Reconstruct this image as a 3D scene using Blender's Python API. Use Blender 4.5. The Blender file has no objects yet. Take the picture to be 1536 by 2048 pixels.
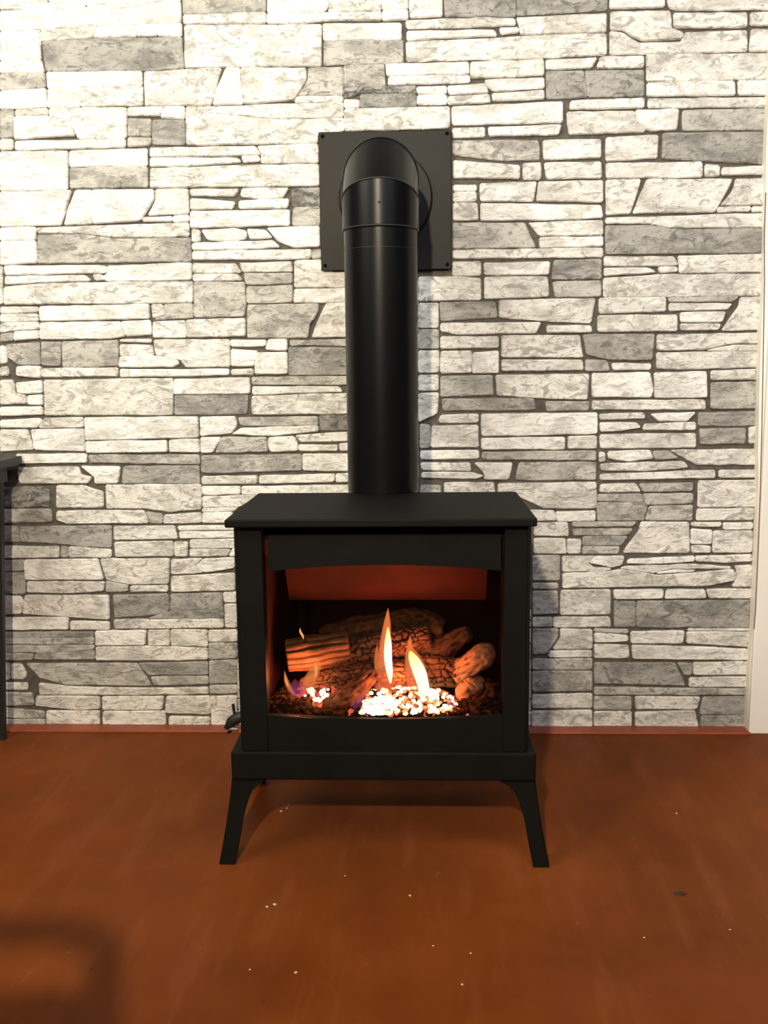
import bpy, bmesh, math, random
from mathutils import Matrix, Vector, noise
random.seed(7)
SC = bpy.context.scene
COL = SC.collection
rad = math.radians

# ---------------------------------------------------------------- camera
H = 1.01                       # camera height
FPX = 1866.0                   # focal length in pixels of the 1536x2048 frame
ROT = (Matrix.Rotation(rad(2.17), 3, 'Z') @ Matrix.Rotation(rad(90 - 8.85), 3, 'X') @ Matrix.Rotation(rad(-0.617), 3, 'Z'))
cam_d = bpy.data.cameras.new('camera')
cam = bpy.data.objects.new('camera', cam_d); COL.objects.link(cam)
cam_d.sensor_fit = 'VERTICAL'; cam_d.sensor_height = 36.0; cam_d.sensor_width = 27.0
cam_d.lens = 36.0 * FPX / 2048.0
cam_d.clip_start = 0.02
cam.matrix_world = Matrix.Translation((0, 0, H)) @ ROT.to_4x4()
SC.camera = cam
def ray(px, py): return ROT @ Vector(((px - 768) / FPX, -(py - 1024) / FPX, -1.0))
def on_y(px, py, y):
    d = ray(px, py); return d * (y / d.y) + Vector((0, 0, H))
def on_z(px, py, z):
    d = ray(px, py); return d * ((z - H) / d.z) + Vector((0, 0, H))

# ---------------------------------------------------------------- world, lights, exposure
w = bpy.data.worlds.new('world'); SC.world = w; w.use_nodes = True
w.node_tree.nodes['Background'].inputs[0].default_value = (0.80, 0.86, 1.0, 1)
w.node_tree.nodes['Background'].inputs[1].default_value = 0.04
def lamp(name, kind, loc, power, color, size=0.03, aim=None, size_y=None):
    l = bpy.data.lights.new(name, kind); l.energy = power; l.color = color
    if kind == 'AREA':
        l.size = size
        if size_y: l.shape = 'RECTANGLE'; l.size_y = size_y
    else: l.shadow_soft_size = size
    o = bpy.data.objects.new(name, l); COL.objects.link(o); o.location = loc
    if aim: o.rotation_euler = (Vector(aim) - Vector(loc)).to_track_quat('-Z', 'Y').to_euler()
    return o
lamp('room_lamp_light', 'POINT', (-0.34, -0.81, 2.05), 325, (1.0, 0.84, 0.60), 0.045)
gl_ = lamp('upper_left_fill_light', 'AREA', (-1.6, 0.75, 2.35), 22, (1.0, 0.95, 0.84), 1.0, (-0.45, 2.5, 1.55))  # added unseen source, brightens the upper left of the wall
gl_.data.spread = rad(115)
fl_ = lamp('room_fill_light', 'AREA', (1.0, 0.2, 2.75), 19, (0.88, 0.92, 1.0), 1.7, (0.55, 2.5, 1.45))
fl_.data.spread = rad(120)
lamp('window_light', 'AREA', (-0.5, -2.6, 1.5), 5, (0.62, 0.76, 1.0), 1.3, (0, 2.5, 0.9), 1.5)
SC.view_settings.view_transform = 'Standard'; SC.view_settings.look = 'None'
SC.view_settings.gamma = 1.0; SC.view_settings.use_curve_mapping = False
SC.view_settings.exposure = 0.0

# ---------------------------------------------------------------- helpers
def tag(o, label=None, cat=None, group=None, kind=None):
    if label: o['label'] = label
    if cat: o['category'] = cat
    if group: o['group'] = group
    if kind: o['kind'] = kind
    return o
def empty(name, loc, label, cat, group=None):
    o = bpy.data.objects.new(name, None); COL.objects.link(o); o.location = loc
    o.empty_display_size = 0.05
    return tag(o, label, cat, group)
def link(name, bm, mat, parent=None, smooth=False, label=None, origin=None):
    """bmesh given in world coordinates; becomes ONE mesh object."""
    bmesh.ops.recalc_face_normals(bm, faces=bm.faces[:])
    if origin is None:
        n = max(1, len(bm.verts)); origin = sum((v.co for v in bm.verts), Vector()) / n
    origin = Vector(origin)
    bmesh.ops.translate(bm, verts=bm.verts[:], vec=-origin)
    me = bpy.data.meshes.new(name); bm.to_mesh(me); bm.free()
    if smooth:
        for p in me.polygons: p.use_smooth = True
        caps = [p for p in me.polygons if len(p.vertices) > 8]
        if caps:
            ek = {k for p in caps for k in p.edge_keys}
            for e in me.edges:
                if e.key in ek: e.use_edge_sharp = True
    for m in (mat if isinstance(mat, list) else [mat]): me.materials.append(m)
    o = bpy.data.objects.new(name, me); COL.objects.link(o)
    if parent:
        o.parent = parent; o.location = origin - WORLD[parent.name]
    else: o.location = origin
    WORLD[o.name] = origin
    if label: o['label'] = label
    return o
WORLD = {}
def E(name, loc, label, cat, group=None):
    o = empty(name, loc, label, cat, group); WORLD[o.name] = Vector(loc); return o
def box(bm, x0, x1, y0, y1, z0, z1, bev=0.0, seg=2):
    t = bmesh.new()
    vs = [t.verts.new((x, y, z)) for x in (x0, x1) for y in (y0, y1) for z in (z0, z1)]
    for f in ((0,1,3,2),(4,6,7,5),(0,4,5,1),(2,3,7,6),(0,2,6,4),(1,5,7,3)): t.faces.new([vs[i] for i in f])
    if bev: bmesh.ops.bevel(t, geom=t.edges[:], offset=bev, segments=seg, profile=0.5, affect='EDGES')
    merge(bm, t)
def merge(bm, t):
    me = bpy.data.meshes.new('tmp'); t.to_mesh(me); t.free(); bm.from_mesh(me); bpy.data.meshes.remove(me)
def prism(bm, pts, axis, a, b, bev=0.0, seg=2):
    """pts: 2D outline; axis 'y' -> pts are (x,z) extruded from y=a to y=b; 'x' -> (y,z); 'z' -> (x,y)."""
    t = bmesh.new()
    def P(p, s): return {'y': (p[0], s, p[1]), 'x': (s, p[0], p[1]), 'z': (p[0], p[1], s)}[axis]
    A = [t.verts.new(P(p, a)) for p in pts]; B = [t.verts.new(P(p, b)) for p in pts]
    n = len(pts); t.faces.new(A); t.faces.new(B[::-1])
    for i in range(n): t.faces.new((A[i], B[i], B[(i+1) % n], A[(i+1) % n]))
    bmesh.ops.recalc_face_normals(t, faces=t.faces[:])
    if bev: bmesh.ops.bevel(t, geom=t.edges[:], offset=bev, segments=seg, profile=0.5, affect='EDGES')
    merge(bm, t)
def loft(bm, rings, cap=True, closed=True):
    R = [[bm.verts.new(p) for p in r] for r in rings]; n = len(R[0])
    for a, b in zip(R, R[1:]):
        for i in range(n if closed else n - 1): bm.faces.new((a[i], a[(i+1) % n], b[(i+1) % n], b[i]))
    if cap: bm.faces.new(R[0][::-1]); bm.faces.new(R[-1])
def cyl(bm, p0, p1, r0, r1=None, n=48, cap=True):
    p0, p1 = Vector(p0), Vector(p1); r1 = r0 if r1 is None else r1
    q = (p1 - p0).to_track_quat('Z', 'Y')
    rg = []
    for p, r in ((p0, r0), (p1, r1)):
        rg.append([p + q @ Vector((r*math.cos(2*math.pi*i/n), r*math.sin(2*math.pi*i/n), 0)) for i in range(n)])
    loft(bm, rg, cap)
def tube(bm, pts, rs, n=16):
    pts = [Vector(p) for p in pts]; rg = []
    for i, p in enumerate(pts):
        d = pts[min(i+1, len(pts)-1)] - pts[max(i-1, 0)]; q = d.to_track_quat('Z', 'Y')
        r = rs[i] if isinstance(rs, (list, tuple)) else rs
        rg.append([p + q @ Vector((r*math.cos(2*math.pi*k/n), r*math.sin(2*math.pi*k/n), 0)) for k in range(n)])
    loft(bm, rg)

# ---------------------------------------------------------------- materials
def nt(name):
    m = bpy.data.materials.new(name); m.use_nodes = True; t = m.node_tree
    return m, t, t.nodes['Principled BSDF'], t.nodes['Material Output']
def N(t, typ, **kw):
    n = t.nodes.new(typ)
    for k, v in kw.items():
        if k in n.inputs.keys() if hasattr(n.inputs, 'keys') else False: n.inputs[k].default_value = v
        else: setattr(n, k, v)
    return n
def noise_n(t, vec, scale, detail=4, rough=0.55, dist=0.0):
    n = t.nodes.new('ShaderNodeTexNoise'); n.inputs['Scale'].default_value = scale
    n.inputs['Detail'].default_value = detail; n.inputs['Roughness'].default_value = rough
    n.inputs['Distortion'].default_value = dist
    if vec: t.links.new(vec, n.inputs['Vector'])
    return n
def ramp(t, fac, stops):
    r = t.nodes.new('ShaderNodeValToRGB'); e = r.color_ramp.elements
    while len(e) < len(stops): e.new(0.5)
    for el, (p, c) in zip(e, stops):
        el.position = p; el.color = (c, c, c, 1) if not isinstance(c, tuple) else (*c, 1)
    t.links.new(fac, r.inputs[0]); return r
def mixc(t, fac, a, b, mode='MIX'):
    m = t.nodes.new('ShaderNodeMix'); m.data_type = 'RGBA'; m.blend_type = mode
    for s, v in ((0, fac), (6, a), (7, b)):
        if isinstance(v, (int, float)): m.inputs[s].default_value = v
        elif isinstance(v, tuple): m.inputs[s].default_value = (*v, 1)
        else: t.links.new(v, m.inputs[s])
    return m.outputs[2]
def bump(t, h, strength, dist, b):
    n = t.nodes.new('ShaderNodeBump'); n.inputs['Strength'].default_value = strength
    n.inputs['Distance'].default_value = dist; t.links.new(h, n.inputs['Height']); t.links.new(n.outputs[0], b.inputs['Normal'])
def mapped(t, scale=(1,1,1), rand=True, rot=(0,0,0)):
    tc = t.nodes.new('ShaderNodeTexCoord'); v = tc.outputs['Object']
    if rand:
        oi = t.nodes.new('ShaderNodeObjectInfo'); mu = t.nodes.new('ShaderNodeMath'); mu.operation = 'MULTIPLY'
        mu.inputs[1].default_value = 57.0; t.links.new(oi.outputs['Random'], mu.inputs[0])
        ad = t.nodes.new('ShaderNodeVectorMath'); ad.operation = 'ADD'
        t.links.new(v, ad.inputs[0]); t.links.new(mu.outputs[0], ad.inputs[1]); v = ad.outputs[0]
    mp = t.nodes.new('ShaderNodeMapping'); mp.inputs['Scale'].default_value = scale; mp.inputs['Rotation'].default_value = rot
    t.links.new(v, mp.inputs[0]); return mp.outputs[0]
def simple(name, col, rough=0.5, metal=0.0, spec=0.5, var=0.12, nscale=30, bs=0.0, bd=0.001):
    m, t, b, o = nt(name)
    v = mapped(t); n = noise_n(t, v, nscale)
    c = mixc(t, ramp(t, n.outputs[0], [(0.3, 0.0), (0.7, 1.0)]).outputs[0], tuple(x*(1-var) for x in col), tuple(min(1, x*(1+var)) for x in col))
    t.links.new(c, b.inputs['Base Color'])
    b.inputs['Roughness'].default_value = rough; b.inputs['Metallic'].default_value = metal
    b.inputs['Specular IOR Level'].default_value = spec
    if bs: bump(t, noise_n(t, v, nscale*12, 3).outputs[0], bs, bd, b)
    return m
def stone_mat(name, lo, hi, dark, cover):
    """hand-split stone: pale ground, soft grey washes, pits and thin cracks"""
    m, t, b, o = nt(name)
    v = mapped(t, (1.0, 1.0, 1.9))
    n1 = noise_n(t, v, 9, 3, 0.55, 0.9)
    c = mixc(t, ramp(t, n1.outputs[0], [(0.36, 0.0), (0.44, 0.30), (0.52, 0.75), (0.60, 1.0)]).outputs[0], lo, hi)
    n2 = noise_n(t, v, 21, 4, 0.55, 1.4)
    c = mixc(t, ramp(t, n2.outputs[0], [(cover, 0.0), (cover+0.015, 0.5), (cover+0.08, 0.8)]).outputs[0], c, dark)
    n5 = noise_n(t, v, 60, 3, 0.6, 0.8)
    c = mixc(t, ramp(t, n5.outputs[0], [(0.57, 0.0), (0.61, 0.45)]).outputs[0], c, dark)
    c = mixc(t, ramp(t, n5.outputs[0], [(0.36, 0.55), (0.42, 0.0)]).outputs[0], c, hi)
    v2 = mapped(t, (1.0, 1.0, 4.0)); n3 = noise_n(t, v2, 8, 3, 0.5, 2.0)
    r3 = ramp(t, n3.outputs[0], [(0.482, 0.0), (0.5, 0.7), (0.518, 0.0)])
    n4 = noise_n(t, v, 11, 2); r4 = ramp(t, n4.outputs[0], [(0.54, 0.0), (0.60, 1.0)])
    mu = t.nodes.new('ShaderNodeMath'); mu.operation = 'MULTIPLY'
    t.links.new(r3.outputs[0], mu.inputs[0]); t.links.new(r4.outputs[0], mu.inputs[1])
    c = mixc(t, mu.outputs[0], c, tuple(x*0.40 for x in dark))
    t.links.new(c, b.inputs['Base Color']); b.inputs['Roughness'].default_value = 0.8
    b.inputs['Specular IOR Level'].default_value = 0.2
    mx = mixc(t, 0.6, n1.outputs[0], n2.outputs[0])
    bump(t, mx, 0.8, 0.014, b)
    return m
M = {}
M['w'] = stone_mat('stone_cream', (0.62, 0.605, 0.555), (0.91, 0.90, 0.85), (0.45, 0.435, 0.39), 0.635)
M['l'] = stone_mat('stone_pale', (0.54, 0.525, 0.475), (0.83, 0.81, 0.75), (0.35, 0.335, 0.295), 0.57)
M['m'] = stone_mat('stone_mid_grey', (0.32, 0.31, 0.28), (0.55, 0.535, 0.48), (0.22, 0.21, 0.19), 0.57)
M['g'] = stone_mat('stone_grey', (0.235, 0.23, 0.21), (0.42, 0.41, 0.375), (0.15, 0.145, 0.13), 0.59)
M['d'] = stone_mat('stone_dark_mottled_shaded', (0.16, 0.155, 0.14), (0.40, 0.39, 0.36), (0.09, 0.085, 0.08), 0.50)  # one left-edge stone takes this tone for the table shadow on it
M['joint'] = simple('dark_joint', (0.095, 0.083, 0.066), 0.9, nscale=60, var=0.3)
M['white'] = simple('white_painted_board', (0.93, 0.90, 0.83), 0.5, nscale=8, var=0.03)
M['caulk'] = simple('white_edge_strip', (0.94, 0.91, 0.83), 0.6, nscale=20, var=0.03)
M['seam'] = simple('brown_seam_shade', (0.20, 0.13, 0.09), 0.8, nscale=80, var=0.3)  # brown stands for the shadow line in the seam by the white strip
M['paint'] = simple('stove_black_paint', (0.0060, 0.0058, 0.0052), 0.6, spec=0.08, nscale=12, var=0.15, bs=0.25, bd=0.0004)
M['paint_in'] = simple('firebox_black', (0.004, 0.0025, 0.002), 0.85, spec=0.1, nscale=20, var=0.3)
M['void'] = simple('air_gap_black', (0.004, 0.004, 0.004), 0.9, spec=0.1)
M['pipe'] = simple('pipe_satin_black', (0.0035, 0.0037, 0.0041), 0.30, spec=0.17, nscale=10, var=0.15, bs=0.12, bd=0.0003)
M['plate'] = simple('plate_satin_charcoal', (0.011, 0.0102, 0.0080), 0.45, spec=0.16, nscale=5, var=0.15, bs=0.08, bd=0.0003)
M['bead'] = simple('seam_black', (0.005, 0.005, 0.006), 0.5)
M['firelit'] = simple('firelit_red_baffle', (0.085, 0.013, 0.004), 0.75, nscale=14, var=0.35)  # red of the firelight put into the baffle colour
M['redside'] = simple('dark_red_side_lining', (0.05, 0.006, 0.002), 0.8, nscale=14, var=0.3)  # dark red for the firebox sides
M['steel'] = simple('worn_steel', (0.30, 0.29, 0.27), 0.35, metal=0.8, nscale=40)
M['tableblack'] = simple('table_black', (0.012, 0.012, 0.012), 0.5, nscale=10)
M['chairwood'] = simple('chair_dark_wood', (0.06, 0.035, 0.02), 0.5, nscale=10)
M['crumb'] = simple('plaster_crumb', (0.62, 0.52, 0.42), 0.8, nscale=200)
M['chip'] = simple('dark_chip', (0.03, 0.012, 0.006), 0.7, nscale=100)
M['coal'] = simple('lava_coal', (0.045, 0.022, 0.012), 0.9, spec=0.1, nscale=60, var=0.5, bs=0.5, bd=0.002)
def log_mat(name, a, bcol, sc=30):
    m, t, b, o = nt(name); v = mapped(t, (1, 1, 1)); n = noise_n(t, v, sc, 6, 0.65)
    c = mixc(t, ramp(t, n.outputs[0], [(0.35, 0.0), (0.65, 1.0)]).outputs[0], a, bcol)
    at = t.nodes.new('ShaderNodeAttribute'); at.attribute_name = 'groove'
    c = mixc(t, at.outputs['Fac'], c, tuple(x*0.12 for x in a))
    t.links.new(c, b.inputs['Base Color']); b.inputs['Roughness'].default_value = 0.85
    b.inputs['Specular IOR Level'].default_value = 0.15
    bump(t, noise_n(t, v, sc*4, 4).outputs[0], 0.5, 0.003, b); return m
M['log_brown'] = log_mat('log_brown', (0.17, 0.085, 0.045), (0.34, 0.18, 0.10))
M['log_dull'] = log_mat('log_dull', (0.06, 0.035, 0.02), (0.15, 0.085, 0.05), 40)
M['log_char'] = log_mat('log_charred', (0.09, 0.045, 0.028), (0.22, 0.12, 0.075))
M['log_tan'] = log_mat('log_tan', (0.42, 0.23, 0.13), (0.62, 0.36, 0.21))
def emis(name, col, s):
    m, t, b, o = nt(name); t.nodes.remove(b); e = t.nodes.new('ShaderNodeEmission')
    e.inputs[0].default_value = (*col, 1); e.inputs[1].default_value = s; t.links.new(e.outputs[0], o.inputs[0]); return m
M['ember_hot'] = emis('ember_white_hot', (1.0, 0.74, 0.38), 9)
M['ember_mid'] = emis('ember_orange', (1.0, 0.40, 0.12), 3.0)
M['ember_red'] = emis('ember_red', (1.0, 0.15, 0.08), 1.6)
def flame_mat(name, stops, strength, dens, edge=1.4):
    """burning gas: brightness and colour follow height in the flame, thin at its outline"""
    m, t, b, o = nt(name); t.nodes.remove(b)
    tc = t.nodes.new('ShaderNodeTexCoord'); sp = t.nodes.new('ShaderNodeSeparateXYZ'); t.links.new(tc.outputs['Generated'], sp.inputs[0])
    r = ramp(t, sp.outputs[2], stops)
    e = t.nodes.new('ShaderNodeEmission'); t.links.new(r.outputs[0], e.inputs[0]); e.inputs[1].default_value = strength
    lw = t.nodes.new('ShaderNodeLayerWeight'); lw.inputs[0].default_value = 0.5
    inv = t.nodes.new('ShaderNodeMath'); inv.operation = 'SUBTRACT'; inv.inputs[0].default_value = 1.0; t.links.new(lw.outputs['Facing'], inv.inputs[1])
    pw = t.nodes.new('ShaderNodeMath'); pw.operation = 'POWER'; t.links.new(inv.outputs[0], pw.inputs[0]); pw.inputs[1].default_value = edge
    mu = t.nodes.new('ShaderNodeMath'); mu.operation = 'MULTIPLY'; t.links.new(pw.outputs[0], mu.inputs[0]); mu.inputs[1].default_value = dens
    tr = t.nodes.new('ShaderNodeBsdfTransparent'); mx = t.nodes.new('ShaderNodeMixShader')
    t.links.new(mu.outputs[0], mx.inputs[0]); t.links.new(tr.outputs[0], mx.inputs[1]); t.links.new(e.outputs[0], mx.inputs[2])
    t.links.new(mx.outputs[0], o.inputs[0]); return m
M['flame_out'] = flame_mat('flame_orange', [(0.0, (1.0, 0.16, 0.07)), (0.35, (1.0, 0.24, 0.09)), (1.0, (1.0, 0.26, 0.06))], 2.2, 0.6, 1.1)
M['flame_core'] = flame_mat('flame_core', [(0.0, (1.0, 0.75, 0.50)), (0.5, (1.0, 0.88, 0.62)), (1.0, (1.0, 0.55, 0.16))], 9.0, 1.0, 0.6)
M['flame_soft'] = flame_mat('flame_faint', [(0.0, (0.9, 0.22, 0.14)), (0.5, (1.0, 0.30, 0.08)), (1.0, (1.0, 0.26, 0.08))], 1.8, 0.45, 1.0)
M['flame_lick'] = flame_mat('flame_lick', [(0.0, (1.0, 0.45, 0.12)), (0.5, (1.0, 0.52, 0.16)), (1.0, (1.0, 0.40, 0.08))], 2.2, 0.9, 0.8)
M['flame_violet'] = flame_mat('flame_violet', [(0.0, (0.30, 0.14, 1.0)), (0.4, (0.85, 0.16, 0.60)), (1.0, (0.95, 0.16, 0.22))], 0.9, 0.28)
# glass: clear with a faint mirror
m, t, b, o = nt('stove_glass'); t.nodes.remove(b)
tr = t.nodes.new('ShaderNodeBsdfTransparent'); tr.inputs[0].default_value = (0.66, 0.64, 0.62, 1)
gl = t.nodes.new('ShaderNodeBsdfGlossy'); gl.inputs['Roughness'].default_value = 0.06
fr = t.nodes.new('ShaderNodeFresnel'); fr.inputs[0].default_value = 1.22
mx = t.nodes.new('ShaderNodeMixShader'); t.links.new(fr.outputs[0], mx.inputs[0]); t.links.new(tr.outputs[0], mx.inputs[1]); t.links.new(gl.outputs[0], mx.inputs[2]); t.links.new(mx.outputs[0], o.inputs[0])
M['glass'] = m
# painted floor
m, t, b, o = nt('painted_floor')
v = mapped(t, (1, 1, 1), False)
n1 = noise_n(t, v, 1.6, 5, 0.6)
c = mixc(t, ramp(t, n1.outputs[0], [(0.35, 0.0), (0.65, 1.0)]).outputs[0], (0.118, 0.028, 0.0045), (0.205, 0.052, 0.011))
v2 = mapped(t, (9, 1.6, 1), False, (0, 0, rad(-52))); n2 = noise_n(t, v2, 1.6, 5, 0.6)
c = mixc(t, ramp(t, n2.outputs[0], [(0.52, 0.0), (0.80, 0.28)]).outputs[0], c, (0.32, 0.105, 0.045))
c = mixc(t, ramp(t, n2.outputs[0], [(0.25, 0.4), (0.42, 0.0)]).outputs[0], c, (0.12, 0.026, 0.008))
n3 = noise_n(t, v, 9, 6, 0.7, 1.0)
c = mixc(t, ramp(t, n3.outputs[0], [(0.66, 0.0), (0.74, 0.45)]).outputs[0], c, (0.42, 0.17, 0.09))
t.links.new(c, b.inputs['Base Color'])
rr = ramp(t, n1.outputs[0], [(0.3, 0.40), (0.7, 0.58)]); t.links.new(rr.outputs[0], b.inputs['Roughness'])
b.inputs['Specular IOR Level'].default_value = 0.06
bump(t, noise_n(t, v, 45, 4).outputs[0], 0.12, 0.004, b)
M['floor'] = m
M['redstrip'] = simple('red_painted_strip', (0.29, 0.062, 0.022), 0.5, nscale=14, var=0.2)

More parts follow.
